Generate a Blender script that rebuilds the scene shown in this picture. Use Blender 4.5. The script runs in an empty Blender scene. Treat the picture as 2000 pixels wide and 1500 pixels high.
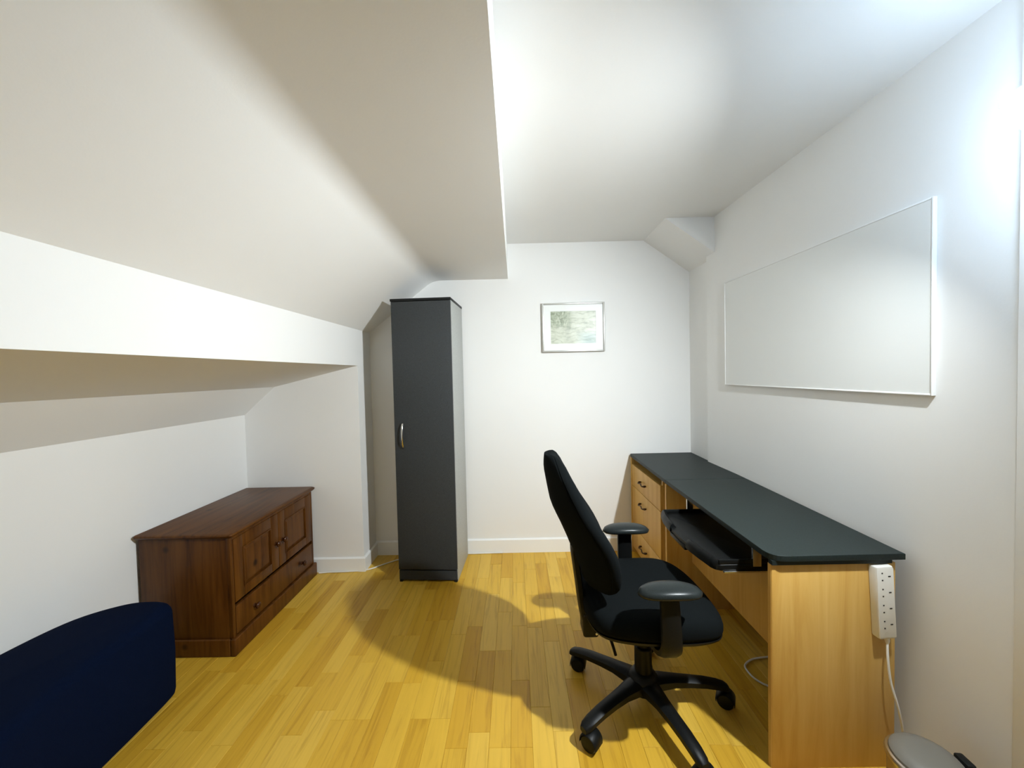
import bpy, bmesh, math, random
from mathutils import Vector, Matrix
random.seed(11)
S = bpy.context.scene
C = S.collection
PI = math.pi

# ------------------------------------------------------------------ camera
cd = bpy.data.cameras.new('camera'); cam = bpy.data.objects.new('camera', cd); C.objects.link(cam)
RIGHT = Vector((0.99971634, 0.00745267, -0.02262094))
UP = Vector((0.02240051, 0.02843976, 0.99934448))
FWD = Vector((-0.00809111, 0.99956773, -0.02826475))
mw = Matrix((RIGHT, UP, -FWD)).transposed().to_4x4()
mw.translation = (0, 0, 1.337)
cam.matrix_world = mw
cd.sensor_width = 36; cd.lens = 13.5; cd.clip_start = 0.02
S.camera = cam

# ------------------------------------------------------------------ world, exposure
w = bpy.data.worlds.new('world'); S.world = w; w.use_nodes = True
w.node_tree.nodes['Background'].inputs[0].default_value = (0.5, 0.5, 0.5, 1)
w.node_tree.nodes['Background'].inputs[1].default_value = 0.0
S.view_settings.view_transform = 'Standard'
S.view_settings.look = 'None'
S.view_settings.gamma = 1
S.view_settings.use_curve_mapping = False
S.view_settings.exposure = 1.1
LAMP_STRENGTH = 3150.0
LAMP_COLOR = (0.92, 0.98, 1.0)
LAMP_POS = Vector((1.075, 0.812, 1.865))
LAMP_AIM = Vector((-1.0, 0.80, -0.78)).normalized()

# ------------------------------------------------------------------ materials
def srgb(r, g, b):
    f = lambda c: (c / 255 / 12.92) if c / 255 <= 0.04045 else ((c / 255 + 0.055) / 1.055) ** 2.4
    return (f(r), f(g), f(b), 1)

def base_mat(name, col, rough=0.6, metal=0.0, spec=0.5):
    m = bpy.data.materials.new(name); m.use_nodes = True
    b = m.node_tree.nodes['Principled BSDF']
    b.inputs['Base Color'].default_value = col if len(col) == 4 else (*col, 1)
    b.inputs['Roughness'].default_value = rough
    b.inputs['Metallic'].default_value = metal
    b.inputs['Specular IOR Level'].default_value = spec
    return m, m.node_tree, b

def noise(nt, scale, detail=4, vec=None, rough=0.5):
    n = nt.nodes.new('ShaderNodeTexNoise'); n.inputs['Scale'].default_value = scale
    n.inputs['Detail'].default_value = detail; n.inputs['Roughness'].default_value = rough
    if vec is not None: nt.links.new(vec, n.inputs['Vector'])
    return n

def ramp(nt, fac, stops):
    r = nt.nodes.new('ShaderNodeValToRGB'); e = r.color_ramp.elements
    while len(e) < len(stops): e.new(0.5)
    for el, (p, c) in zip(e, stops): el.position = p; el.color = c
    nt.links.new(fac, r.inputs['Fac']); return r

def add_bump(nt, b, h, strength, dist=0.002):
    bp = nt.nodes.new('ShaderNodeBump'); bp.inputs['Strength'].default_value = strength
    bp.inputs['Distance'].default_value = dist
    nt.links.new(h, bp.inputs['Height']); nt.links.new(bp.outputs[0], b.inputs['Normal'])

def geo_pos(nt): return nt.nodes.new('ShaderNodeNewGeometry').outputs['Position']

def mapping(nt, vec, scale=(1, 1, 1), loc=(0, 0, 0)):
    mp = nt.nodes.new('ShaderNodeMapping'); mp.inputs['Scale'].default_value = scale; mp.inputs['Location'].default_value = loc
    nt.links.new(vec, mp.inputs['Vector']); return mp.outputs[0]

def paint(name, col, rough=0.55, bump=0.12):
    m, nt, b = base_mat(name, col, rough, 0, 0.3)
    p = geo_pos(nt)
    n = noise(nt, 2.2, 3, p)
    c = Vector(col[:3])
    r = ramp(nt, n.outputs[0], [(0.3, (*(c * 0.99), 1)), (0.7, (*(c * 1.005), 1))])
    nt.links.new(r.outputs[0], b.inputs['Base Color'])
    n2 = noise(nt, 160, 3, p)
    add_bump(nt, b, n2.outputs[0], bump, 0.0012)
    return m

def fabric(name, col, scale=900):
    m, nt, b = base_mat(name, col, 0.95, 0, 0.06)
    tc = nt.nodes.new('ShaderNodeTexCoord')
    n = noise(nt, scale, 2, tc.outputs['Object'])
    c = Vector(col[:3])
    r = ramp(nt, n.outputs[0], [(0.3, (*(c * 0.7), 1)), (0.7, (*(c * 1.3), 1))])
    nt.links.new(r.outputs[0], b.inputs['Base Color'])
    add_bump(nt, b, n.outputs[0], 0.4, 0.001)
    b.inputs['Sheen Weight'].default_value = 0.0
    return m

def wood(name, c1, c2, c3, scale, rough=0.4, knots=False, spec=0.4):
    """grain runs along the axis with the small scale value (object coordinates)"""
    m, nt, b = base_mat(name, c2, rough, 0, spec)
    tc = nt.nodes.new('ShaderNodeTexCoord')
    v = mapping(nt, tc.outputs['Object'], scale)
    n = noise(nt, 1.0, 6, v, 0.6)
    n.inputs['Distortion'].default_value = 0.6
    r = ramp(nt, n.outputs[0], [(0.28, c1), (0.5, c2), (0.72, c3)])
    out = r.outputs[0]
    if knots:
        vo = nt.nodes.new('ShaderNodeTexVoronoi'); vo.inputs['Scale'].default_value = 7.0
        nt.links.new(tc.outputs['Object'], vo.inputs['Vector'])
        rk = ramp(nt, vo.outputs['Distance'], [(0.07, (0.25, 0.2, 0.2, 1)), (0.16, (1, 1, 1, 1))])
        mx = nt.nodes.new('ShaderNodeMix'); mx.data_type = 'RGBA'; mx.blend_type = 'MULTIPLY'
        mx.inputs['Factor'].default_value = 1.0
        nt.links.new(out, mx.inputs['A']); nt.links.new(rk.outputs[0], mx.inputs['B'])
        out = mx.outputs['Result']
    nt.links.new(out, b.inputs['Base Color'])
    add_bump(nt, b, n.outputs[0], 0.08, 0.001)
    return m

MAT = {}
MAT['wall'] = paint('wall_paint', (0.89, 0.885, 0.865), 0.6)
MAT['ceiling'] = paint('ceiling_paint', (0.89, 0.885, 0.865), 0.65)
MAT['trim'] = paint('trim_gloss_paint', (0.92, 0.92, 0.90), 0.35, 0.04)
MAT['subfloor'] = base_mat('subfloor', (0.10, 0.055, 0.012), 0.8)[0]

def plank_mat():
    m, nt, b = base_mat('laminate_plank', (0.5, 0.3, 0.06), 0.38, 0, 0.35)
    L = nt.links
    g = nt.nodes.new('ShaderNodeNewGeometry'); oi = nt.nodes.new('ShaderNodeObjectInfo')
    a = nt.nodes.new('ShaderNodeMath'); a.operation = 'ADD'
    L.new(g.outputs['Random Per Island'], a.inputs[0]); L.new(oi.outputs['Random'], a.inputs[1])
    fr = nt.nodes.new('ShaderNodeMath'); fr.operation = 'FRACT'; L.new(a.outputs[0], fr.inputs[0])
    mu = nt.nodes.new('ShaderNodeMath'); mu.operation = 'MULTIPLY'; mu.inputs[1].default_value = 37.0; L.new(fr.outputs[0], mu.inputs[0])
    cb = nt.nodes.new('ShaderNodeCombineXYZ'); L.new(mu.outputs[0], cb.inputs[2])
    va = nt.nodes.new('ShaderNodeVectorMath'); va.operation = 'ADD'
    L.new(g.outputs['Position'], va.inputs[0]); L.new(cb.outputs[0], va.inputs[1])
    v = mapping(nt, va.outputs[0], (42, 2.4, 1))
    n = noise(nt, 1.0, 5, v, 0.55); n.inputs['Distortion'].default_value = 1.2
    tone = ramp(nt, fr.outputs[0], [(0.0, (0.575, 0.315, 0.024, 1)), (0.3, (0.64, 0.37, 0.034, 1)), (0.65, (0.69, 0.42, 0.048, 1)), (1.0, (0.735, 0.47, 0.075, 1))])
    gr = ramp(nt, n.outputs[0], [(0.30, (0.74, 0.68, 0.58, 1)), (0.48, (1, 1, 1, 1)), (0.75, (1.09, 1.1, 1.13, 1))])
    mx = nt.nodes.new('ShaderNodeMix'); mx.data_type = 'RGBA'; mx.blend_type = 'MULTIPLY'; mx.inputs['Factor'].default_value = 0.8
    L.new(tone.outputs[0], mx.inputs['A']); L.new(gr.outputs[0], mx.inputs['B'])
    L.new(mx.outputs['Result'], b.inputs['Base Color'])
    add_bump(nt, b, n.outputs[0], 0.06, 0.0006)
    return m
MAT['plank'] = plank_mat()

PINE = ((0.040, 0.011, 0.0016, 1), (0.098, 0.034, 0.0045, 1), (0.142, 0.052, 0.0085, 1))
MAT['pine'] = wood('antique_pine', *PINE, (30, 30, 2.2), 0.4, True, 0.25)
MAT['pine_h'] = wood('antique_pine_along', *PINE, (30, 2.2, 30), 0.4, True, 0.25)
MAT['knob'] = wood('turned_pine_knob', (0.03, 0.008, 0.003, 1), (0.06, 0.018, 0.005, 1), (0.09, 0.03, 0.008, 1), (20, 20, 20), 0.25)
MAT['beech'] = wood('beech_veneer', (0.55, 0.30, 0.06, 1), (0.64, 0.385, 0.10, 1), (0.70, 0.45, 0.14, 1), (22, 22, 1.6), 0.42)

def laminate(name, col, rough):
    m, nt, b = base_mat(name, col, rough, 0, 0.22)
    n = noise(nt, 420, 2, geo_pos(nt)); c = Vector(col[:3])
    r = ramp(nt, n.outputs[0], [(0.35, (*(c * 0.75), 1)), (0.65, (*(c * 1.25), 1))])
    nt.links.new(r.outputs[0], b.inputs['Base Color']); add_bump(nt, b, n.outputs[0], 0.15, 0.0005)
    return m
MAT['desk_top'] = laminate('black_laminate', (0.0135, 0.0205, 0.0195), 0.5)
MAT['charcoal'] = laminate('charcoal_door', (0.044, 0.048, 0.050), 0.5)
MAT['silver_board'] = laminate('silver_grey_board', (0.40, 0.41, 0.39), 0.45)
MAT['black_board'] = laminate('black_board', (0.010, 0.011, 0.011), 0.5)
MAT['plastic'] = laminate('black_plastic', (0.0038, 0.0044, 0.0044), 0.45)
MAT['arm_pad'] = laminate('black_polyurethane', (0.014, 0.018, 0.018), 0.32)
MAT['chair_fabric'] = fabric('black_weave', (0.0052, 0.0066, 0.0070))
MAT['navy'] = fabric('navy_felt', (0.0020, 0.0058, 0.022))
MAT['white_plastic'] = paint('white_plastic', (0.83, 0.81, 0.75), 0.35, 0.0)
MAT['hole'] = base_mat('socket_hole', (0.03, 0.028, 0.025), 0.7)[0]
MAT['steel'] = base_mat('brushed_steel', (0.62, 0.60, 0.57), 0.28, 1.0)[0]
MAT['lid'] = base_mat('grey_bin_lid', (0.20, 0.19, 0.165), 0.45)[0]
MAT['chrome'] = base_mat('chrome', (0.75, 0.75, 0.74), 0.18, 1.0)[0]
MAT['dark_metal'] = base_mat('bronzed_metal', (0.075, 0.045, 0.028), 0.4, 0.7)[0]
MAT['board_white'] = paint('whiteboard_enamel', (0.83, 0.84, 0.82), 0.4, 0.0)
MAT['white_frame'] = paint('white_aluminium', (0.90, 0.90, 0.89), 0.4, 0.0)
MAT['frame_silver'] = base_mat('silver_frame', (0.66, 0.66, 0.63), 0.3, 0.4)[0]
MAT['mat_board'] = paint('mount_board', (0.90, 0.90, 0.86), 0.8, 0.0)
MAT['brass'] = base_mat('worn_screw', (0.8, 0.78, 0.72), 0.3, 1.0)[0]

def print_mat():
    m, nt, b = base_mat('watercolour_print', (0.6, 0.62, 0.52), 0.7, 0, 0.2)
    L = nt.links
    tc = nt.nodes.new('ShaderNodeTexCoord'); o = tc.outputs['Object']
    n1 = noise(nt, 16, 5, mapping(nt, o, (1, 1, 1.8), (3, 0, 1)), 0.65)
    sky = ramp(nt, n1.outputs[0], [(0.3, srgb(178, 182, 162)), (0.5, srgb(212, 215, 196)), (0.7, srgb(226, 229, 214))])
    n2 = noise(nt, 46, 4, mapping(nt, o, (1, 1, 0.5)), 0.7); n2.inputs['Distortion'].default_value = 1.0
    trees = ramp(nt, n2.outputs[0], [(0.32, srgb(118, 126, 104)), (0.5, srgb(172, 180, 154)), (0.68, srgb(212, 217, 196))])
    sx = nt.nodes.new('ShaderNodeSeparateXYZ'); L.new(o, sx.inputs[0])
    def box(node, lo, hi, soft):
        r = nt.nodes.new('ShaderNodeMapRange'); r.interpolation_type = 'SMOOTHSTEP'
        r.inputs['From Min'].default_value = lo; r.inputs['From Max'].default_value = hi
        L.new(node, r.inputs['Value']); return r.outputs[0]
    mx_ = box(sx.outputs[0], 0.01, -0.05, 0); mz_ = box(sx.outputs[2], -0.02, 0.03, 0)
    mm = nt.nodes.new('ShaderNodeMath'); mm.operation = 'MULTIPLY'; L.new(mx_, mm.inputs[0]); L.new(mz_, mm.inputs[1])
    a = nt.nodes.new('ShaderNodeMix'); a.data_type = 'RGBA'
    L.new(mm.outputs[0], a.inputs['Factor']); L.new(sky.outputs[0], a.inputs['A']); L.new(trees.outputs[0], a.inputs['B'])
    wx = box(sx.outputs[0], 0.0, 0.10, 0); wz = box(sx.outputs[2], -0.01, -0.07, 0)
    m2 = nt.nodes.new('ShaderNodeMath'); m2.operation = 'MULTIPLY'; L.new(wx, m2.inputs[0]); L.new(wz, m2.inputs[1])
    n3 = noise(nt, 22, 4, mapping(nt, o, (0.5, 1, 2)), 0.6)
    wat = ramp(nt, n3.outputs[0], [(0.35, srgb(165, 182, 174)), (0.65, srgb(212, 224, 214))])
    c = nt.nodes.new('ShaderNodeMix'); c.data_type = 'RGBA'
    L.new(m2.outputs[0], c.inputs['Factor']); L.new(a.outputs['Result'], c.inputs['A']); L.new(wat.outputs[0], c.inputs['B'])
    wv = nt.nodes.new('ShaderNodeTexWave'); wv.bands_direction = 'Z'; wv.inputs['Scale'].default_value = 6
    wv.inputs['Distortion'].default_value = 9; wv.inputs['Detail'].default_value = 3; wv.inputs['Detail Scale'].default_value = 1.6
    L.new(mapping(nt, o, (1, 1, 1.6)), wv.inputs['Vector'])
    st = ramp(nt, wv.outputs[0], [(0.04, (0.74, 0.75, 0.7, 1)), (0.16, (1, 1, 1, 1))])
    d = nt.nodes.new('ShaderNodeMix'); d.data_type = 'RGBA'; d.blend_type = 'MULTIPLY'; d.inputs['Factor'].default_value = 0.7
    L.new(c.outputs['Result'], d.inputs['A']); L.new(st.outputs[0], d.inputs['B'])
    L.new(d.outputs['Result'], b.inputs['Base Color'])
    return m
MAT['print'] = print_mat()

def glass_mat():
    m = bpy.data.materials.new('picture_glass'); m.use_nodes = True
    nt = m.node_tree; nt.nodes.clear()
    o = nt.nodes.new('ShaderNodeOutputMaterial'); t = nt.nodes.new('ShaderNodeBsdfTransparent'); g = nt.nodes.new('ShaderNodeBsdfGlossy')
    g.inputs['Roughness'].default_value = 0.35
    mx = nt.nodes.new('ShaderNodeMixShader'); fz = nt.nodes.new('ShaderNodeFresnel'); fz.inputs[0].default_value = 1.35
    nt.links.new(fz.outputs[0], mx.inputs[0]); nt.links.new(t.outputs[0], mx.inputs[1]); nt.links.new(g.outputs[0], mx.inputs[2])
    nt.links.new(mx.outputs[0], o.inputs[0]); return m
MAT['glass'] = glass_mat()

def emit_mat(name, col, st):
    m = bpy.data.materials.new(name); m.use_nodes = True; nt = m.node_tree; nt.nodes.clear()
    o = nt.nodes.new('ShaderNodeOutputMaterial'); e = nt.nodes.new('ShaderNodeEmission')
    e.inputs[0].default_value = (*col, 1); e.inputs[1].default_value = st
    nt.links.new(e.outputs[0], o.inputs[0]); return m
MAT['lamp'] = emit_mat('lamp_glow', LAMP_COLOR, LAMP_STRENGTH)
MAT['added_glow'] = emit_mat('added_shade_glow', (0.68, 0.93, 1.22), 30.0)  # bluish emission added to brighten the wall and ceiling around the lamp

# ------------------------------------------------------------------ mesh helpers
def link(name, bm, mat, parent=None, smooth=None):
    bmesh.ops.recalc_face_normals(bm, faces=bm.faces)
    me = bpy.data.meshes.new(name); bm.to_mesh(me); bm.free()
    if smooth is not None:
        for p in me.polygons: p.use_smooth = True
        me.set_sharp_from_angle(angle=math.radians(smooth))
    me.materials.append(MAT[mat])
    o = bpy.data.objects.new(name, me); C.objects.link(o)
    if parent is not None: o.parent = parent
    return o

def tag(o, label=None, cat=None, group=None, kind=None):
    if label: o['label'] = label
    if cat: o['category'] = cat
    if group: o['group'] = group
    if kind: o['kind'] = kind
    return o

def thing(name, loc, label, cat, rz=0.0, group=None):
    o = bpy.data.objects.new(name, None); C.objects.link(o)
    o.location = loc; o.rotation_euler = (0, 0, rz); o.empty_display_size = 0.1
    return tag(o, label, cat, group)

def bbox(bm, x0, x1, y0, y1, z0, z1, bev=0.0, seg=2):
    r = bmesh.ops.create_cube(bm, size=1.0); vs = r['verts']
    bmesh.ops.scale(bm, vec=(x1 - x0, y1 - y0, z1 - z0), verts=vs)
    bmesh.ops.translate(bm, vec=((x0 + x1) / 2, (y0 + y1) / 2, (z0 + z1) / 2), verts=vs)
    if bev > 0:
        es = list({e for v in vs for e in v.link_edges})
        bmesh.ops.bevel(bm, geom=es, offset=bev, segments=seg, profile=0.5, affect='EDGES')

def box(name, x0, x1, y0, y1, z0, z1, mat, parent=None, bev=0.0, seg=2):
    bm = bmesh.new(); bbox(bm, x0, x1, y0, y1, z0, z1, bev, seg)
    return link(name, bm, mat, parent, 40 if bev else None)

def prism(name, pts, axis, a, b, mat, parent=None, smooth=None, bev=0.0):
    """extrude a polygon of 2-D points along axis from a to b"""
    bm = bmesh.new()
    def mk(p, t):
        return {'y': (p[0], t, p[1]), 'z': (p[0], p[1], t), 'x': (t, p[0], p[1])}[axis]
    A = [bm.verts.new(mk(p, a)) for p in pts]; B = [bm.verts.new(mk(p, b)) for p in pts]
    n = len(pts)
    f1 = bm.faces.new(A); f2 = bm.faces.new(B[::-1])
    for i in range(n): bm.faces.new((A[i], A[(i + 1) % n], B[(i + 1) % n], B[i]))
    if bev: bmesh.ops.bevel(bm, geom=list(f1.edges) + list(f2.edges), offset=bev, segments=3, profile=0.5, affect='EDGES')
    return link(name, bm, mat, parent, smooth)

def loft_bm(bm, loops, cap=True, closed=True):
    rows = [[bm.verts.new(p) for p in l] for l in loops]
    n = len(loops[0])
    for r0, r1 in zip(rows, rows[1:]):
        for i in range(n if closed else n - 1):
            j = (i + 1) % n
            bm.faces.new((r0[i], r0[j], r1[j], r1[i]))
    if cap:
        bm.faces.new(rows[0][::-1]); bm.faces.new(rows[-1])

def loft(name, loops, mat, parent=None, smooth=50, cap=True):
    bm = bmesh.new(); loft_bm(bm, loops, cap)
    return link(name, bm, mat, parent, smooth)

def lathe(name, prof, mat, parent=None, seg=40, center=(0, 0, 0), smooth=35):
    """profile of (r, z) turned round z"""
    loops = [[(center[0] + r * math.cos(2 * PI * i / seg), center[1] + r * math.sin(2 * PI * i / seg), center[2] + z) for i in range(seg)] for r, z in prof]
    return loft(name, loops, mat, parent, smooth)

def catmull(pts, n=8, closed=False):
    P = [Vector(p) for p in pts]; out = []; N = len(P)
    rng = range(N) if closed else range(N - 1)
    for i in rng:
        if closed: p0, p1, p2, p3 = P[(i - 1) % N], P[i], P[(i + 1) % N], P[(i + 2) % N]
        else: p0, p1, p2, p3 = P[max(i - 1, 0)], P[i], P[i + 1], P[min(i + 2, N - 1)]
        for k in range(n):
            t = k / n
            out.append(0.5 * ((2 * p1) + (p2 - p0) * t + (2 * p0 - 5 * p1 + 4 * p2 - p3) * t * t + (3 * p1 - p0 - 3 * p2 + p3) * t ** 3))
    if not closed: out.append(P[-1].copy())
    return out

def tube_loops(path, r, seg=10):
    loops = []; up = None
    for i, p in enumerate(path):
        t = (path[min(i + 1, len(path) - 1)] - path[max(i - 1, 0)]).normalized()
        if up is None: up = t.orthogonal().normalized()
        up = (up - t * up.dot(t)).normalized(); s = t.cross(up)
        rr = r(i / (len(path) - 1)) if callable(r) else r
        loops.append([tuple(p + up * math.cos(2 * PI * k / seg) * rr + s * math.sin(2 * PI * k / seg) * rr) for k in range(seg)])
    return loops

def tube(name, pts, r, mat, parent=None, seg=10, n=8):
    return loft(name, tube_loops(catmull(pts, n), r, seg), mat, parent, 60)

def interp(tab, x):
    if x <= tab[0][0]: return tab[0][1]
    for (a, b), (c, d) in zip(tab, tab[1:]):
        if x <= c: return b + (d - b) * (x - a) / (c - a)
    return tab[-1][1]

# ------------------------------------------------------------------ the room
YB, YF = 2.835, -1.60
fl = box('floor', -1.95, 1.45, YF - 0.1, YB + 0.1, -0.12, -0.008, 'subfloor')
tag(fl, 'yellow oak strip laminate floor', kind='structure')

def plank_mesh(w_, l_, h=0.008, ch=0.0009):
    bm = bmesh.new()
    lo = [(0, 0, -h), (w_, 0, -h), (w_, l_, -h), (0, l_, -h)]
    mid = [(0, 0, -ch), (w_, 0, -ch), (w_, l_, -ch), (0, l_, -ch)]
    hi = [(ch, ch, 0), (w_ - ch, ch, 0), (w_ - ch, l_ - ch, 0), (ch, l_ - ch, 0)]
    loft_bm(bm, [lo, mid, hi], True)
    bmesh.ops.recalc_face_normals(bm, faces=bm.faces)
    return bm
PW, GAP = 0.0785, 0.0004
LENS = [0.30, 0.36, 0.42, 0.48]
plank_cache = {}
def plank_data(l_):
    k = round(l_, 4)
    if k not in plank_cache:
        bm = plank_mesh(PW - GAP, k - GAP); me = bpy.data.meshes.new('plank'); bm.to_mesh(me); bm.free()
        me.materials.append(MAT['plank']); plank_cache[k] = me
    return plank_cache[k]
Y_NEAR = 0.95
field = bmesh.new()
x = -1.85; count = 0
while x < 1.36:
    y = YB - random.choice(LENS) * random.choice((0.35, 0.6, 0.85, 1.0)); y_hi = YB
    while True:
        l_ = y_hi - y
        if y < YF: y = YF; l_ = y_hi - y
        if l_ > 0.02:
            if y_hi > Y_NEAR and x < 1.29:
                o = bpy.data.objects.new('plank', plank_data(l_)); C.objects.link(o)
                o.location = (x, y, 0); o.parent = fl; count += 1
            else:
                b2 = plank_mesh(PW - GAP, l_ - GAP); bmesh.ops.translate(b2, vec=(x, y, 0), verts=b2.verts)
                tmp = bpy.data.meshes.new('tmp'); b2.to_mesh(tmp); b2.free(); field.from_mesh(tmp); bpy.data.meshes.remove(tmp)
        if y <= YF: break
        y_hi = y; y = y_hi - random.choice(LENS)
    x += PW
pf = link('plank_field', field, 'plank', fl); tag(pf, kind='stuff')

tag(box('wall_back', -1.075, 1.44, YB, YB + 0.1, -0.05, 2.36, 'wall'), 'white back wall behind the tall cupboard', kind='structure')
tag(box('wall_left', -1.95, -1.85, YF, YB, -0.05, 1.2, 'wall'), 'low white knee wall under the eaves', kind='structure')
tag(box('wall_recess', -1.93, -1.066, 2.60, YB + 0.08, -0.05, 1.4118, 'wall'), 'white wall block ending the eaves recess', kind='structure')
wx = lambda y: 1.296 - 0.0226 * (y - 1.0)
tag(prism('wall_right', [(wx(YF), YF), (wx(2.53), 2.53), (1.288, 2.53), (1.288, YB + 0.05), (1.45, YB + 0.05), (1.45, YF)], 'z', -0.05, 2.36, 'wall'), 'white right wall carrying the whiteboard', kind='structure')
tag(box('wall_front', -1.95, 1.45, YF - 0.1, YF, -0.05, 2.36, 'wall'), 'white wall opposite the back wall', kind='structure')
# ceiling: flat, step down, flat, rounded bend, slope, beam face, soffit, eaves slope
a0, a1, a2 = Vector((-0.30, 2.028)), Vector((-0.585, 2.028)), Vector((-0.80, 1.862))
bend = [((1 - t) ** 2) * a0 + 2 * t * (1 - t) * a1 + t * t * a2 for t in [i / 10 for i in range(11)]]
bend = [((1 - t) ** 2) * Vector((-0.525, 2.028)) + 2 * t * (1 - t) * a1 + t * t * Vector((-0.632, 1.992)) for t in [i / 10 for i in range(11)]]
prof = [(1.45, 2.282), (-0.036, 2.282), (-0.036, 2.028)] + [tuple(p) for p in bend] + [(-1.066, 1.657), (-1.066, 1.412), (-1.640, 1.279), (-1.86, 1.083), (-1.97, 1.083), (-1.97, 2.46), (1.45, 2.46)]
tag(prism('ceiling', prof, 'y', YF - 0.05, YB + 0.09, 'ceiling', None, 18), 'white attic ceiling with step, slope and eaves beam', kind='structure')
tag(prism('trim_1', [(0.955, 2.29), (1.30, 2.29), (1.30, 2.037), (0.965, 2.276)], 'y', 2.43, YB + 0.02, 'ceiling'), 'sloping boxed corner under the ceiling', kind='structure')
tag(box('trim_2', 1.268, 1.36, 0.45, 0.980, 0.0, 2.30, 'trim', None, 0.003), 'white boxed pier on the right wall', kind='structure')

def skirting(name, pts, h=0.10, t=0.013):
    """a board along a floor line, room on the right of travel"""
    (x0, y0), (x1, y1) = pts
    d = Vector((x1 - x0, y1 - y0)); L_ = d.length; ang = math.atan2(d.y, d.x)
    o = prism(name, [(0, 0.0), (-t, 0.0), (-t, h - 0.008), (-t * 0.35, h), (0, h)], 'x', 0, L_, 'trim')
    o.location = (x0, y0, 0); o.rotation_euler = (0, 0, ang)
    return o
tag(skirting('baseboard_back', [(-1.066, YB), (1.286, YB)], 0.104), 'white skirting board along the back wall', kind='structure')
tag(skirting('baseboard_recess', [(-1.85, 2.60), (-1.053, 2.60)], 0.098), 'white skirting board on the recess wall', kind='structure')
tag(skirting('baseboard_alcove', [(-1.066, 2.60), (-1.066, YB - 0.013)], 0.098), 'white skirting board on the alcove return', kind='structure')

# ------------------------------------------------------------------ wall spotlight (the room's lamp)
lt = thing('wall_spotlight', (1.268, 0.812, 1.865), 'small wall spotlight with an added glowing shade on the boxed pier', 'lamp')
off = LAMP_POS - Vector((1.268, 0.812, 1.865))
q = LAMP_AIM.to_track_quat('Z', 'Y').to_matrix()
def oriented(name, prof_, mat, parent, seg=36):
    loops = []
    for r, z in prof_:
        loops.append([tuple(off + q @ Vector((r * math.cos(2 * PI * i / seg), r * math.sin(2 * PI * i / seg), z))) for i in range(seg)])
    return loft(name, loops, mat, parent, 40)
bm = bmesh.new(); loft_bm(bm, [[(-xx, rr * math.cos(2 * PI * i / 32), rr * math.sin(2 * PI * i / 32)) for i in range(32)] for xx, rr in ((0, 0.04), (0.012, 0.04), (0.018, 0.03))])
link('back_plate', bm, 'white_plastic', lt, 40)
tube('arm', [(-0.015, 0, 0), (-0.04, 0, 0), tuple(off - LAMP_AIM * 0.07)], 0.007, 'white_plastic', lt)
sh = oriented('shade', [(0.012, -0.085), (0.030, -0.075), (0.040, -0.05), (0.045, 0.021), (0.0435, 0.021), (0.0405, -0.030), (0.01, -0.04)], 'added_glow', lt)  # added shade: limits the bulb's beam and glows onto wall and ceiling
tag(sh, 'added glowing lamp shade')
oriented('bulb', [(0.020, -0.029), (0.027, -0.020), (0.0275, -0.012), (0.025, -0.006), (0.018, -0.0015), (0.010, 0.0), (0.002, 0.0005)], 'lamp', lt)

# ------------------------------------------------------------------ wardrobe
wd = thing('tall_cupboard', (-0.397, 2.428, 0), 'tall narrow charcoal cupboard with a single handled door against the back wall', 'cupboard', math.radians(-3.2))
W_, D_, H_ = 0.385, 0.372, 1.825
box('side_panel', -0.016, 0, 0.018, D_, 0.0, H_ - 0.016, 'silver_board', wd, 0.001)
box('side_panel', -W_, -W_ + 0.016, 0.018, D_, 0.0, H_ - 0.016, 'silver_board', wd, 0.001)
box('back_panel', -W_ + 0.016, -0.016, D_ - 0.006, D_ - 0.001, 0.05, H_ - 0.016, 'silver_board', wd)
box('top_panel', -W_ - 0.004, 0.002, -0.002, D_, H_ - 0.016, H_, 'black_board', wd, 0.0015)
box('plinth', -W_ + 0.002, -0.004, 0.006, 0.0178, 0.012, 0.072, 'charcoal', wd)
box('bottom_panel', -W_ + 0.016, -0.016, 0.02, D_ - 0.01, 0.072, 0.088, 'black_board', wd)
for fx in (-W_ + 0.004, -0.022):
    for fy in (0.006, D_ - 0.03): box('foot', fx, fx + 0.02, fy - 0.004, fy + 0.022, 0.0, 0.014, 'black_board', wd, 0.002)
dr = box('door', -W_ + 0.001, -0.001, 0.0, 0.017, 0.082, H_ - 0.019, 'charcoal', wd, 0.0012)
hx = -W_ + 0.058
hd = loft('handle', [[(hx + 0.006 * math.cos(a), p[0] + 0.0035 * math.sin(a), p[1]) for a in [2 * PI * k / 10 for k in range(10)]]
      for p in [(0.0, 0.872), (-0.012, 0.878), (-0.022, 0.9), (-0.027, 0.93), (-0.0275, 0.96), (-0.027, 0.985), (-0.022, 1.012), (-0.012, 1.030), (0.0, 1.036)]], 'chrome', dr)
tag(hd, 'curved silver bow handle')

# ------------------------------------------------------------------ pine chest
ch = thing('pine_chest', (-1.385, 1.80, 0), 'low dark stained pine chest with two panelled doors over one drawer', 'chest')
CL = 0.765; CDp = 0.445
# local: x=0 is the front (faces +x), back at -CDp, y 0..CL
box('side_panel', -CDp, 0.0 - 0.022, 0.012, 0.030, 0.0, 0.575, 'pine', ch, 0.002)
box('side_panel', -CDp, 0.0 - 0.022, CL - 0.030, CL - 0.012, 0.0, 0.575, 'pine', ch, 0.002)
box('back_panel', -CDp, -CDp + 0.008, 0.030, CL - 0.030, 0.05, 0.575, 'pine', ch)
box('shelf', -CDp + 0.008, -0.024, 0.030, CL - 0.030, 0.232, 0.246, 'pine', ch)
for yy in (0.012, CL - 0.030): box('stile', -0.024, -0.002, yy, yy + 0.018, 0.08, 0.575, 'pine', ch, 0.004, 3)
box('rail', -0.024, -0.004, 0.030, CL - 0.030, 0.561, 0.575, 'pine', ch)
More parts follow.
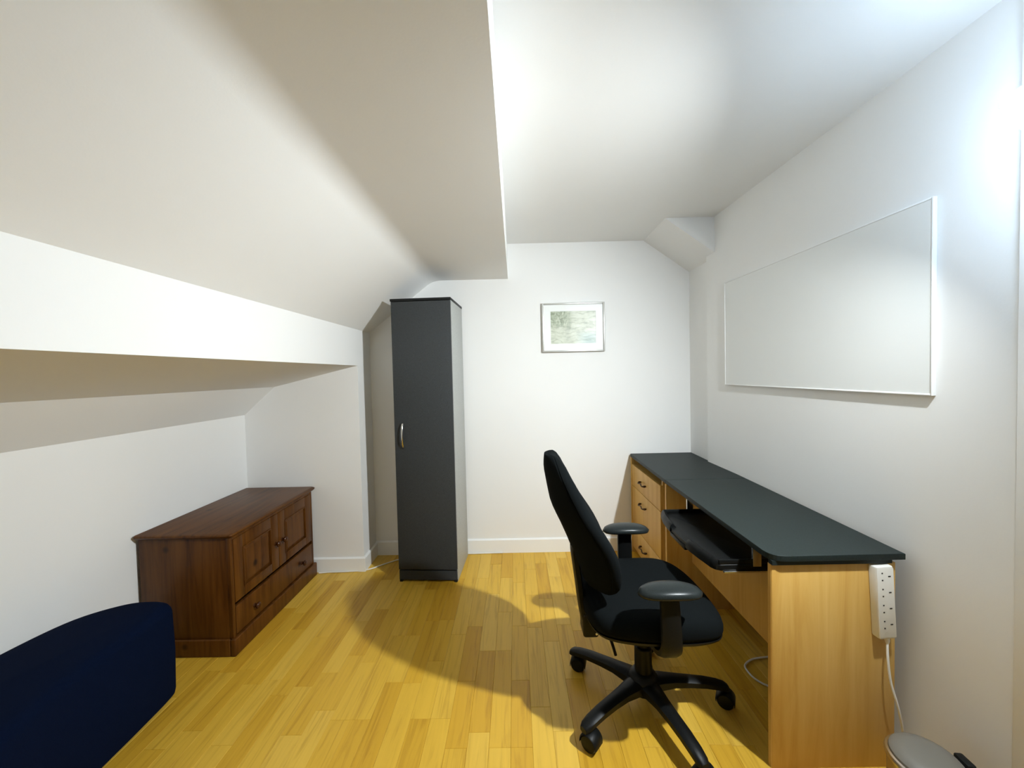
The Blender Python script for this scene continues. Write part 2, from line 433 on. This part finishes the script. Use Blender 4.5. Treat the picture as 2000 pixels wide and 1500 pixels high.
# top with thumb-nail moulded edge
r_ = 0.012
top_loops = []
for z, e in ((0.577, 0.004), (0.583, 0.014), (0.591, 0.019), (0.597, 0.018), (0.602, 0.010)):
    x0, x1, y0, y1 = -CDp - 0.002, e, -e + 0.01, CL + e - 0.012
    rr = 0.02
    loop = [(x0, y0, z)] + [(x1 - rr + rr * math.sin(t), y0 + rr - rr * math.cos(t), z) for t in [PI / 2 * k / 5 for k in range(6)]] + [(x1 - rr + rr * math.cos(t), y1 - rr + rr * math.sin(t), z) for t in [PI / 2 * k / 5 for k in range(6)]] + [(x0, y1, z)]
    top_loops.append(loop)
loft('top', top_loops, 'pine_h', ch, 35)
# plinth with moulded upper edge
for nm, x0, x1, y0, y1 in (('plinth', -0.014, 0.012, 0.0, CL), ('plinth', -CDp, -0.014, 0.0, 0.012), ('plinth', -CDp, -0.014, CL - 0.012, CL)):
    box(nm, x0, x1, y0, y1, 0.0, 0.085, 'pine', ch, 0.006, 3)
def turned_knob(parent, x0, y0, z0, s=1.0):
    k = loft('knob', [[(x0 + s * t, y0 + s * r * math.cos(2 * PI * i / 20), z0 + s * r * math.sin(2 * PI * i / 20)) for i in range(20)]
        for t, r in ((0, 0.011), (0.006, 0.008), (0.012, 0.009), (0.016, 0.0145), (0.021, 0.0165), (0.026, 0.0145), (0.030, 0.008), (0.031, 0.002))], 'knob', parent, 50)
    return k
def panelled_door(y0, y1, knob_y):
    z0, z1 = 0.248, 0.560; f = 0.062
    d = thing_part = None
    bm = bmesh.new()
    bbox(bm, -0.022, -0.001, y0, y0 + f, z0, z1, 0.002); bbox(bm, -0.022, -0.001, y1 - f, y1, z0, z1, 0.002)
    bbox(bm, -0.022, -0.0015, y0 + f, y1 - f, z0, z0 + f * 0.75, 0.002); bbox(bm, -0.022, -0.0015, y0 + f, y1 - f, z1 - f, z1, 0.002)
    d = link('door', bm, 'pine', ch, 40)
    a, b_, c, e = y0 + f, y1 - f, z0 + f * 0.75, z1 - f
    loops = []
    for xx, ins in ((-0.020, 0.0), (-0.014, 0.0), (-0.013, 0.004), (-0.004, 0.022), (-0.003, 0.024)):
        loops.append([(xx, a + ins, c + ins), (xx, b_ - ins, c + ins), (xx, b_ - ins, e - ins), (xx, a + ins, e - ins)])
    loft('raised_panel', loops, 'pine', d, 20)
    bm = bmesh.new()
    t = 0.005
    for (p0, p1, p2, p3) in ((a, a + t, c, e), (b_ - t, b_, c, e), (a + t, b_ - t, c, c + t), (a + t, b_ - t, e - t, e)):
        bbox(bm, -0.014, 0.0015, p0, p1, p2, p3, 0.0015)
    link('moulding', bm, 'pine', d, 40)
    turned_knob(d, -0.001, knob_y, 0.395)
    return d
panelled_door(0.033, 0.381, 0.352)
panelled_door(0.384, CL - 0.033, 0.413)
dw = box('drawer', -0.022, 0.0, 0.033, CL - 0.033, 0.092, 0.228, 'pine', ch, 0.004, 3)
turned_knob(dw, 0.0, 0.16, 0.158); turned_knob(dw, 0.0, CL - 0.16, 0.158)

# ------------------------------------------------------------------ navy pouf
pts = [(-1.463, 1.545), (-1.452, 1.40), (-1.440, 1.20), (-1.395, 1.02), (-1.365, 0.88), (-1.40, 0.76), (-1.53, 0.70), (-1.70, 0.73), (-1.80, 0.86), (-1.838, 1.10), (-1.838, 1.32), (-1.795, 1.50), (-1.68, 1.605), (-1.56, 1.625), (-1.485, 1.600)]
out = [Vector((p.x, p.y)) for p in catmull([(a, b, 0) for a, b in pts], 6, True)]
cen = Vector((-1.62, 1.15))
pf_ = thing('pouf', (cen.x, cen.y, 0), 'navy blue felt curved pouf seat beside the pine chest', 'pouf')
def offs(d):
    n = len(out); res_ = []
    for i in range(n):
        t = (out[(i + 1) % n] - out[i - 1]).normalized(); nrm = Vector((-t.y, t.x))
        if nrm.dot(out[i] - cen) < 0: nrm = -nrm
        res_.append(out[i] - nrm * d - cen)
    return res_
H = 0.40
lo = [(0.004, 0.012), (0.0, 0.03), (-0.004, 0.2), (0.0, H - 0.04), (0.003, H - 0.026), (0.010, H - 0.014), (0.022, H - 0.005), (0.036, H - 0.001)]
rim = offs(0.036)
loft('upholstery', [[(p.x, p.y, z) for p in offs(d)] for d, z in lo] + [[(p.x * k, p.y * k, H + 0.010 * (1 - k)) for p in rim] for k in (0.8, 0.5, 0.2, 0.02)], 'navy', pf_, 60)
loft('base', [[(p.x, p.y, z) for p in offs(0.02)] for z in (0.0, 0.014)], 'black_board', pf_, 40)

# ------------------------------------------------------------------ picture
pc = thing('framed_picture', (0.435, YB, 1.662), 'small framed pale watercolour landscape hanging on the back wall', 'picture')
PWd, PHt, FT = 0.229, 0.179, 0.013
for nm, x0, x1, z0, z1 in (('frame_side', -PWd, -PWd + FT, -PHt, PHt), ('frame_side', PWd - FT, PWd, -PHt, PHt), ('frame_side', -PWd + FT, PWd - FT, PHt - FT, PHt), ('frame_side', -PWd + FT, PWd - FT, -PHt, -PHt + FT)):
    box(nm, x0, x1, -0.026, -0.001, z0, z1, 'frame_silver', pc, 0.003)
bm = bmesh.new(); a, b_, c, e = PWd - FT, PHt - FT, 0.165, 0.118
for x0, x1, z0, z1 in ((-a, -c, -b_, b_), (c, a, -b_, b_), (-c, c, e, b_), (-c, c, -b_, -e)): bbox(bm, x0, x1, -0.014, -0.010, z0, z1)
link('mount', bm, 'mat_board', pc)
tag(box('print', -c - 0.002, c + 0.002, -0.010, -0.006, -e - 0.002, e + 0.002, 'print', pc), 'pale green watercolour of trees by water')
box('glass', -a, a, -0.0185, -0.0165, -b_, b_, 'glass', pc)

# ------------------------------------------------------------------ whiteboard
wb = thing('whiteboard', (wx(1.745), 1.745, 1.541), 'large plain whiteboard with thin white frame mounted above the desk', 'whiteboard', math.atan(0.0226))
hl, hh = 0.558, 0.303
box('board', -0.012, -0.002, -hl + 0.005, hl - 0.005, -hh + 0.006, hh - 0.006, 'board_white', wb)
for y0, y1, z0, z1 in ((-hl, -hl + 0.005, -hh, hh), (hl - 0.005, hl, -hh, hh), (-hl + 0.005, hl - 0.005, hh - 0.006, hh), (-hl + 0.005, hl - 0.005, -hh, -hh + 0.006)):
    box('frame_rail', -0.0145, 0.0, y0, y1, z0, z1, 'white_frame', wb, 0.002)

# ------------------------------------------------------------------ desk
dk = thing('computer_desk', (0, 0, 0), 'beech veneer desk with black top and pull-out keyboard tray by the right wall', 'desk')
def rounded(x0, x1, y0, y1, r00, r10, r11, r01, n=6):
    pts = []
    for (cx, cy, sx, sy, r, a0_) in ((x0, y0, 1, 1, r00, PI), (x1, y0, -1, 1, r10, 1.5 * PI), (x1, y1, -1, -1, r11, 0), (x0, y1, 1, -1, r01, 0.5 * PI)):
        if r <= 0: pts.append((cx, cy)); continue
        for k in range(n + 1):
            t = a0_ + PI / 2 * k / n
            pts.append((cx + sx * r + r * math.cos(t), cy + sy * r + r * math.sin(t)))
    return pts
prism('desktop', rounded(0.818, 1.249, 1.234, 2.124, 0.045, 0, 0, 0)[:8] + [(1.268, 2.124), (0.822, 2.124)], 'z', 0.705, 0.725, 'desk_top', dk, 12, 0.002)
box('edge_rail', 0.826, 1.215, 1.243, 1.262, 0.690, 0.7045, 'desk_top', dk)
ep = box('end_panel', 0.829, 1.232, 1.250, 1.268, 0.0, 0.6895, 'beech', dk, 0.0008)
box('edge_band', 0.8265, 0.8288, 1.2515, 1.2665, 0.0, 0.689, 'beech', ep)
ep2 = box('end_panel', 0.820, 1.232, 2.104, 2.122, 0.0, 0.7045, 'beech', dk, 0.0008)
box('edge_band', 0.8185, 0.8198, 2.1045, 2.1215, 0.0, 0.704, 'beech', ep2)
box('modesty_panel', 0.955, 0.971, 1.269, 2.103, 0.27, 0.7045, 'beech', dk, 0.0008)
# keyboard tray
kt_pts = [(0.985, 1.385), (0.985, 1.905)]
tray_out = [(0.95, 1.385), (0.735, 1.385)] + [(0.735 - 0.025 * math.sin(t), 1.41 - 0.025 * math.cos(t)) for t in [PI / 2 * k / 5 for k in range(1, 6)]] + [(0.700, 1.47), (0.692, 1.53), (0.688, 1.645), (0.692, 1.76), (0.700, 1.83)] + [(0.735 - 0.025 * math.cos(t), 1.88 + 0.025 * math.sin(t)) for t in [PI / 2 * k / 5 for k in range(0, 6)]] + [(0.95, 1.905)]
kt = prism('keyboard_tray', tray_out, 'z', 0.600, 0.622, 'plastic', dk, 35, 0.004)
tag(kt, 'black pull-out keyboard tray with a finger notch')
def lip(y0, y1, x_in=0.026):
    def xf(y): return interp([(1.385, 0.725), (1.40, 0.712), (1.42, 0.708), (1.47, 0.698), (1.53, 0.690), (1.645, 0.686), (1.76, 0.690), (1.83, 0.698), (1.87, 0.708), (1.89, 0.712), (1.905, 0.725)], y)
    loops = []
    N = 14
    for k in range(N + 1):
        y = y0 + (y1 - y0) * k / N; e = min(k, N - k) / N
        h = 0.022 * (1 if 0.04 < k / N < 0.96 else 0.7)
        x = xf(y)
        loops.append([(x - 0.004, y, 0.604), (x - 0.004, y, 0.622), (x + 0.001, y, 0.622 + h * 0.75), (x + 0.008, y, 0.622 + h), (x + 0.014, y, 0.622 + h * 0.9), (x + x_in, y, 0.624), (x + x_in, y, 0.604)])
    return loft('wrist_rest', loops, 'plastic', kt, 50)
lip(1.388, 1.565); lip(1.725, 1.902)
box('tray_rim', 0.728, 0.95, 1.3845, 1.392, 0.6225, 0.640, 'plastic', kt, 0.002)
box('tray_rim', 0.728, 0.95, 1.898, 1.9055, 0.6225, 0.640, 'plastic', kt, 0.002)
box('notch_insert', 0.684, 0.712, 1.570, 1.720, 0.590, 0.606, 'plastic', kt, 0.003)
box('runner', 0.745, 0.95, 1.3805, 1.3925, 0.5925, 0.5990, 'chrome', kt, 0.001)
box('runner', 0.80, 0.95, 1.9060, 1.916, 0.603, 0.618, 'chrome', kt, 0.001)
for yy in (1.374, 1.906):
    bm = bmesh.new(); bbox(bm, 0.845, 0.875, yy, yy + 0.010, 0.618, 0.7045, 0.001)
    link('hanger', bm, 'chrome', kt, 40)

# ------------------------------------------------------------------ drawer unit
du = thing('drawer_unit', (0, 0, 0), 'beech three-drawer unit with black top in the corner beyond the desk', 'drawers')
YD0, YD1 = 2.252, 2.822
prism('unit_top', [(0.822, 2.127), (1.268, 2.127), (1.284, YD1), (0.846, YD1), (0.838, YD1 - 0.004), (0.834, YD1 - 0.012)], 'z', 0.705, 0.725, 'desk_top', du, 12, 0.002)
box('side_panel', 0.838, 1.272, YD1 - 0.020, YD1 - 0.002, 0.0, 0.7045, 'beech', du, 0.0008)
box('side_panel', 0.856, 1.255, YD0, YD0 + 0.016, 0.0, 0.7045, 'beech', du, 0.0008)
box('back_panel', 1.240, 1.254, YD0 + 0.016, YD1 - 0.021, 0.03, 0.7045, 'beech', du)
box('shelf', 0.862, 1.239, YD0 + 0.0165, YD1 - 0.0205, 0.636, 0.648, 'beech', du)
bounds = [(0.500, 0.652, 0.575), (0.209, 0.496, 0.425), (0.045, 0.205, 0.130)]
for z0, z1, hz in bounds:
    d = box('drawer', 0.842, 0.860, YD0 + 0.002, YD1 - 0.021, z0, z1, 'beech', du, 0.0012)
    yc = 2.555
    tube('handle', [(0.843, yc - 0.052, hz), (0.829, yc - 0.050, hz - 0.002), (0.818, yc - 0.034, hz - 0.004), (0.822, yc, hz + 0.002), (0.818, yc + 0.034, hz - 0.004), (0.829, yc + 0.050, hz - 0.002), (0.843, yc + 0.052, hz)], lambda t: 0.0042 + 0.0035 * max(0, 1 - abs(abs(t - 0.5) - 0.36) * 7), 'dark_metal', d, 10, 6)
box('plinth', 0.870, 0.884, YD0 + 0.017, YD1 - 0.022, 0.0, 0.04, 'beech', du)

# ------------------------------------------------------------------ power strip and its cable
ps = thing('extension_lead', (1.186, 1.2495, 0.452), 'white four-socket extension lead fixed upright on the desk end panel', 'extension lead', 0)
ps.rotation_euler = (0, -0.055, 0)
def lead_loop(z, s):
    return [(-0.030 * s, -0.001, z), (-0.029 * s, -0.021 * s, z), (-0.026 * s, -0.026 * s, z), (0.026 * s, -0.026 * s, z), (0.029 * s, -0.021 * s, z), (0.030 * s, -0.001, z)]
body = loft('body', [lead_loop(0.0, 0.9), lead_loop(0.006, 1.0), lead_loop(0.229, 1.0), lead_loop(0.235, 0.94)], 'white_plastic', ps, 30)
for k in range(4):
    zc = 0.205 - 0.0525 * k
    bm = bmesh.new()
    for (x0, z0, w2, h2) in ((-0.010, 0.0115, 0.0022, 0.0022), (-0.010, -0.0115, 0.0022, 0.0022), (0.0125, 0.0, 0.004, 0.002)):
        bbox(bm, x0 - w2, x0 + w2, -0.0264, -0.0240, zc + z0 - h2, zc + z0 + h2)
    link('socket', bm, 'hole', body)
lathe('strain_relief', [(0.007, 0.0), (0.007, -0.012), (0.0045, -0.022)], 'white_plastic', ps, 14, (0.006, -0.014, 0.0))
tube('cable', [(0.006, -0.014, -0.02), (-0.004, -0.024, -0.07), (-0.004, -0.03, -0.14), (0.010, -0.036, -0.22), (0.026, -0.030, -0.30), (0.040, -0.015, -0.38), (0.060, 0.01, -0.43), (0.075, 0.06, -0.448), (0.078, 0.18, -0.448), (0.05, 0.30, -0.448), (-0.03, 0.40, -0.448)], 0.0036, 'white_plastic', ps, 10, 8)

# loose cables on the floor
tag(tube('floor_cable', [(-1.365, 2.568, 0.006), (-1.30, 2.578, 0.005), (-1.20, 2.581, 0.005), (-1.10, 2.590, 0.005), (-1.03, 2.612, 0.005), (-0.97, 2.665, 0.005), (-0.88, 2.735, 0.005), (-0.80, 2.788, 0.005), (-0.70, 2.812, 0.005), (-0.5, 2.815, 0.005), (-0.34, 2.812, 0.005), (-0.25, 2.814, 0.005), (-0.12, 2.817, 0.005)], 0.0045, 'white_plastic', None, 8, 6),
    'thin white cable running along the skirting behind the tall cupboard', 'cable')
tag(tube('looped_cable', [(1.22, 1.76, 0.005), (1.147, 1.742, 0.005), (1.06, 1.728, 0.005), (1.005, 1.695, 0.006), (0.992, 1.66, 0.006), (0.998, 1.615, 0.006), (1.03, 1.578, 0.005), (1.10, 1.55, 0.005), (1.20, 1.53, 0.005)], 0.004, 'white_plastic', None, 8, 6),
    'white cable loop lying on the floor under the desk', 'cable')

# ------------------------------------------------------------------ pedal bin
bn = thing('pedal_bin', (1.106, 1.030, 0), 'small round steel pedal bin with grey lid beside the desk', 'bin')
lathe('body', [(0.074, 0.018), (0.079, 0.020), (0.081, 0.03), (0.081, 0.232), (0.079, 0.2325)], 'steel', bn, 48)
lathe('base', [(0.080, 0.0), (0.084, 0.004), (0.084, 0.016), (0.078, 0.0185)], 'black_board', bn, 48)
ld = lathe('lid', [(0.078, 0.2455), (0.077, 0.256), (0.070, 0.264), (0.050, 0.2695), (0.025, 0.272), (0.003, 0.2725)], 'lid', bn, 48)
lathe('lid_rim', [(0.083, 0.2335), (0.0865, 0.236), (0.0870, 0.243), (0.084, 0.2485), (0.0785, 0.2500), (0.0775, 0.2450)], 'steel', ld, 48)
hg = box('hinge', -0.020, 0.020, 0.0, 0.022, 0.215, 0.262, 'black_board', bn, 0.004)
hg.rotation_euler = (0, 0, math.radians(-95)); hg.location = (0.081 * math.cos(math.radians(-5)), 0.081 * math.sin(math.radians(-5)), 0)
pdl = box('pedal', -0.02, 0.02, -0.112, -0.078, 0.004, 0.012, 'black_board', bn, 0.003)
pdl.rotation_euler = (0, 0, math.radians(-95))

# ------------------------------------------------------------------ office chair (faces +x)
CX_, CY_ = 0.487, 1.508
oc = thing('office_chair', (CX_, CY_, 0), 'black fabric office swivel chair with armrests in front of the desk', 'office chair')
# base
lathe('hub', [(0.030, 0.062), (0.056, 0.066), (0.060, 0.09), (0.056, 0.118), (0.044, 0.134), (0.032, 0.14)], 'plastic', oc, 32)
lathe('column_sleeve', [(0.0335, 0.1405), (0.0335, 0.235), (0.031, 0.238)], 'plastic', oc, 28)
lathe('gas_lift', [(0.024, 0.2385), (0.024, 0.318)], 'plastic', oc, 24)
def rect_loop(c, side, up, hw, hh_, b=0.3):
    P = []
    for sx, sy in ((-1, -1), (1, -1), (1, 1), (-1, 1)):
        k = 1 - b
        a1_ = c + side * sx * hw + up * sy * hh_ * k; a2_ = c + side * sx * hw * k + up * sy * hh_
        if (sx * sy) > 0: P += [tuple(a1_), tuple(a2_)] if sy > 0 else [tuple(a1_), tuple(a2_)]
        else: P += [tuple(a2_), tuple(a1_)]
    # order around
    cc = c
    P = sorted(P, key=lambda p: math.atan2((Vector(p) - cc).dot(up), (Vector(p) - cc).dot(side)))
    return P
RB = 0.308
for k in range(5):
    ang = math.radians(142 + 72 * k); d = Vector((math.cos(ang), math.sin(ang), 0)); s = Vector((-d.y, d.x, 0)); up = Vector((0, 0, 1))
    loops = []
    for r, z, hw, hh_ in ((0.035, 0.092, 0.040, 0.026), (0.07, 0.095, 0.034, 0.024), (0.12, 0.097, 0.027, 0.020), (0.18, 0.095, 0.024, 0.0175), (0.24, 0.091, 0.023, 0.016), (0.29, 0.083, 0.022, 0.015), (0.318, 0.075, 0.020, 0.014), (0.331, 0.070, 0.014, 0.010)):
        loops.append(rect_loop(d * r + up * z, s, up, hw, hh_, 0.45))
    leg = loft('leg', loops, 'plastic', oc, 50)
    # twin-wheel caster
    swiv = math.radians((20, -75, 200, 150, 60)[k]); cdv = Vector((math.cos(ang + swiv), math.sin(ang + swiv), 0)); cs = Vector((-cdv.y, cdv.x, 0))
    cc = d * RB - cdv * 0.012
    for sgn in (-1, 1):
        lp = []
        for t, r in ((0.005, 0.024), (0.005, 0.0285), (0.008, 0.0300), (0.020, 0.0300), (0.0245, 0.0265), (0.0265, 0.012), (0.0268, 0.002)):
            lp.append([tuple(cc + cs * sgn * t + (cdv * math.cos(2 * PI * i / 24) + up * math.sin(2 * PI * i / 24)) * r + up * 0.0302) for i in range(24)])
        loft('caster_wheel', lp, 'plastic', leg, 40)
    hood = []
    for i in range(13):
        t = math.radians(-10 + 200 * i / 12)
        rad = cdv * math.cos(t) + up * math.sin(t)
        hood.append([tuple(cc + up * 0.0302 + rad * r + cs * y) for r, y in ((0.0312, -0.0275), (0.0345, -0.022), (0.0345, 0.022), (0.0312, 0.0275))])
    loft('caster_hood', hood, 'plastic', leg, 50)
# mechanism
box('mechanism', -0.13, 0.10, -0.075, 0.075, 0.312, 0.375, 'plastic', oc, 0.010, 3)
# seat: outline in local xy
so = [(-0.235, -0.12), (-0.20, -0.195), (-0.10, -0.232), (0.02, -0.242), (0.13, -0.238), (0.205, -0.205), (0.243, -0.13), (0.255, 0.0), (0.243, 0.13), (0.205, 0.205), (0.13, 0.238), (0.02, 0.242), (-0.10, 0.232), (-0.20, 0.195), (-0.235, 0.12), (-0.242, 0)]
sl = [Vector((p.x, p.y)) for p in catmull([(a, b, 0) for a, b in so], 5, True)]
def seat_loop(s, z, dip=0.0, water=0.0):
    L_ = []
    for p in sl:
        zz = z + dip * (abs(p.y) / 0.24) ** 2 - water * max(0, (p.x * s - 0.10) / 0.15) ** 2
        L_.append((p.x * s, p.y * s, zz))
    return L_
loft('seat', [seat_loop(0.955, 0.414, 0, 0.018), seat_loop(0.99, 0.420, 0, 0.018), seat_loop(1.0, 0.431, 0, 0.018), seat_loop(1.0, 0.445, 0.002, 0.02), seat_loop(0.985, 0.459, 0.004, 0.022), seat_loop(0.955, 0.470, 0.006, 0.024), seat_loop(0.90, 0.477, 0.008, 0.024), seat_loop(0.78, 0.480, 0.008, 0.022), seat_loop(0.55, 0.478, 0.006, 0.015), seat_loop(0.25, 0.475, 0.0, 0.0), seat_loop(0.03, 0.474)], 'chair_fabric', oc, 60)
loft('seat_pan', [seat_loop(0.60, 0.376), seat_loop(0.85, 0.384, 0, 0.01), seat_loop(0.955, 0.399, 0, 0.016), seat_loop(0.985, 0.408, 0, 0.018), seat_loop(0.990, 0.4132, 0, 0.018), seat_loop(0.95, 0.4135, 0, 0.018)], 'plastic', oc, 50)
# backrest, local x = world x - CX_
seam = [(0.545, 0.300), (0.60, 0.306), (0.677, 0.298), (0.729, 0.282), (0.782, 0.250), (0.852, 0.203), (0.922, 0.164), (0.991, 0.130), (1.045, 0.112)]
wid = [(0.545, 0.085), (0.56, 0.13), (0.585, 0.165), (0.63, 0.195), (0.70, 0.212), (0.78, 0.214), (0.86, 0.204), (0.93, 0.184), (0.98, 0.160), (1.01, 0.134), (1.03, 0.104), (1.043, 0.066)]
bulge = [(0.545, 0.03), (0.60, 0.062), (0.66, 0.080), (0.73, 0.086), (0.80, 0.075), (0.87, 0.060), (0.93, 0.042), (0.99, 0.026), (1.02, 0.017), (1.043, 0.008)]
cush = [(0.545, 0.018), (0.57, 0.036), (0.61, 0.050), (0.70, 0.054), (0.85, 0.054), (0.95, 0.050), (1.0, 0.042), (1.03, 0.028), (1.043, 0.012)]
zs = [0.545, 0.552, 0.562, 0.58, 0.60, 0.63, 0.66, 0.69, 0.72, 0.75, 0.78, 0.81, 0.84, 0.87, 0.90, 0.93, 0.955, 0.98, 1.0, 1.015, 1.027, 1.036, 1.043]
cl_, sh_ = [], []
NB = 20
for z in zs:
    sx = interp(seam, z) - CX_; hw = interp(wid, z); bg = interp(bulge, z); cu = interp(cush, z)
    sx += 0.020 + 0.010 * max(0.0, (z - 0.85) / 0.19)
    z = 0.505 + (z - 0.545) * 1.030
    front = []; rear = []
    for k in range(NB + 1):
        t = PI * k / NB; c = math.cos(t); sn = math.sin(t)
        y = hw * math.copysign(abs(c) ** 0.55, c)
        u = y / hw if hw else 0
        wrap = 0.018 * u * u                       # sides come forward a little
        front.append((sx + cu * (sn ** 0.45) - 0.018 + wrap, y, z))
        y *= 0.975
        rear.append((sx - bg * (1 - abs(u) ** 2.2) * (1 if 0 < k < NB else 0) - 0.003 - 0.006 * (sn ** 0.3) + wrap - 0.018, y, z))
    flat = [(sx - 0.001 + 0.018 * (y / hw) ** 2 - 0.018, y, z) for (_, y, _) in reversed(front[1:-1])]
    cl_.append(front + flat); 
    flat2 = [(sx - 0.0025 + 0.018 * (y / hw) ** 2 - 0.018, y, z) for (_, y, _) in reversed(rear[1:-1])]
    sh_.append(rear + flat2)
loft('backrest', cl_, 'chair_fabric', oc, 60)
loft('back_shell', sh_, 'chair_fabric', oc, 60)
# back bar and bracket
bar = [(-0.10, 0.345), (-0.16, 0.335), (-0.205, 0.335), (-0.232, 0.36), (-0.243, 0.42), (-0.252, 0.50), (-0.262, 0.58), (-0.268, 0.64), (-0.262, 0.70)]
bp = catmull([(a, 0, b) for a, b in bar], 5)
lb = []
for i, p in enumerate(bp):
    t = (bp[min(i + 1, len(bp) - 1)] - bp[max(i - 1, 0)]).normalized(); nrm = Vector((-t.z, 0, t.x)); s = Vector((0, 1, 0))
    lb.append(rect_loop(p, s, nrm, 0.036, 0.013, 0.4))
loft('back_bar', lb, 'plastic', oc, 50)
br = box('back_bracket', -0.243, -0.183, -0.043, 0.043, 0.300, 0.392, 'plastic', oc, 0.010, 3)
for sxz in ((-0.195, 0.362), (-0.192, 0.318)):
    loft('screw', [[(sxz[0] + r * math.cos(2 * PI * i / 14), -0.0432 - t, sxz[1] + r * math.sin(2 * PI * i / 14)) for i in range(14)] for t, r in ((0, 0.005), (0.002, 0.0048), (0.003, 0.003))], 'brass', br, 40)
kb = lathe('height_knob', [(0.008, 0.0), (0.010, -0.004), (0.010, -0.012), (0.006, -0.016)], 'plastic', br, 16, (-0.220, 0.0, 0.301))
tube('lever', [(-0.15, -0.02, 0.345), (-0.144, -0.02, 0.31), (-0.130, 0.0, 0.27), (-0.115, 0.02, 0.225), (-0.104, 0.02, 0.185)], 0.006, 'plastic', oc, 10, 6)
# armrests
for sg in (-1, 1):
    yc = sg * 0.254
    ab = bmesh.new()
    path = [(0.005, sg * 0.08, 0.358), (0.006, sg * 0.16, 0.363), (0.008, sg * 0.228, 0.378), (0.009, sg * 0.262, 0.410), (0.008, sg * 0.268, 0.46), (0.006, sg * 0.266, 0.52), (0.004, sg * 0.262, 0.588)]
    pp = catmull(path, 5); lb = []
    for i, p in enumerate(pp):
        t = (pp[min(i + 1, len(pp) - 1)] - pp[max(i - 1, 0)]).normalized(); xs = Vector((1, 0, 0)); nn = t.cross(xs).normalized()
        ht = i / (len(pp) - 1)
        lb.append(rect_loop(p, xs, nn, 0.036 - 0.006 * ht, 0.013, 0.4))
    loft_bm(ab, lb)
    arm = link('armrest', ab, 'plastic', oc, 50)
    loops = []
    for k in range(19):
        u = -1 + 2 * k / 18; e = max(0.0, 1 - abs(u) ** 2.6) ** 0.5; e = max(e, 0.08)
        xc = 0.010 + u * 0.106; zc = 0.606 - 0.008 * u * u
        lp = []
        for i in range(20):
            t = 2 * PI * i / 20; c, sn = math.cos(t), math.sin(t)
            lp.append((xc, yc + 0.048 * e * math.copysign(abs(c) ** 0.85, c), zc + (0.021 if sn > 0 else 0.018) * (e ** 0.7) * math.copysign(abs(sn) ** 0.9, sn)))
        loops.append(lp)
    loft('arm_pad', loops, 'arm_pad', arm, 60)
print('planks', count)
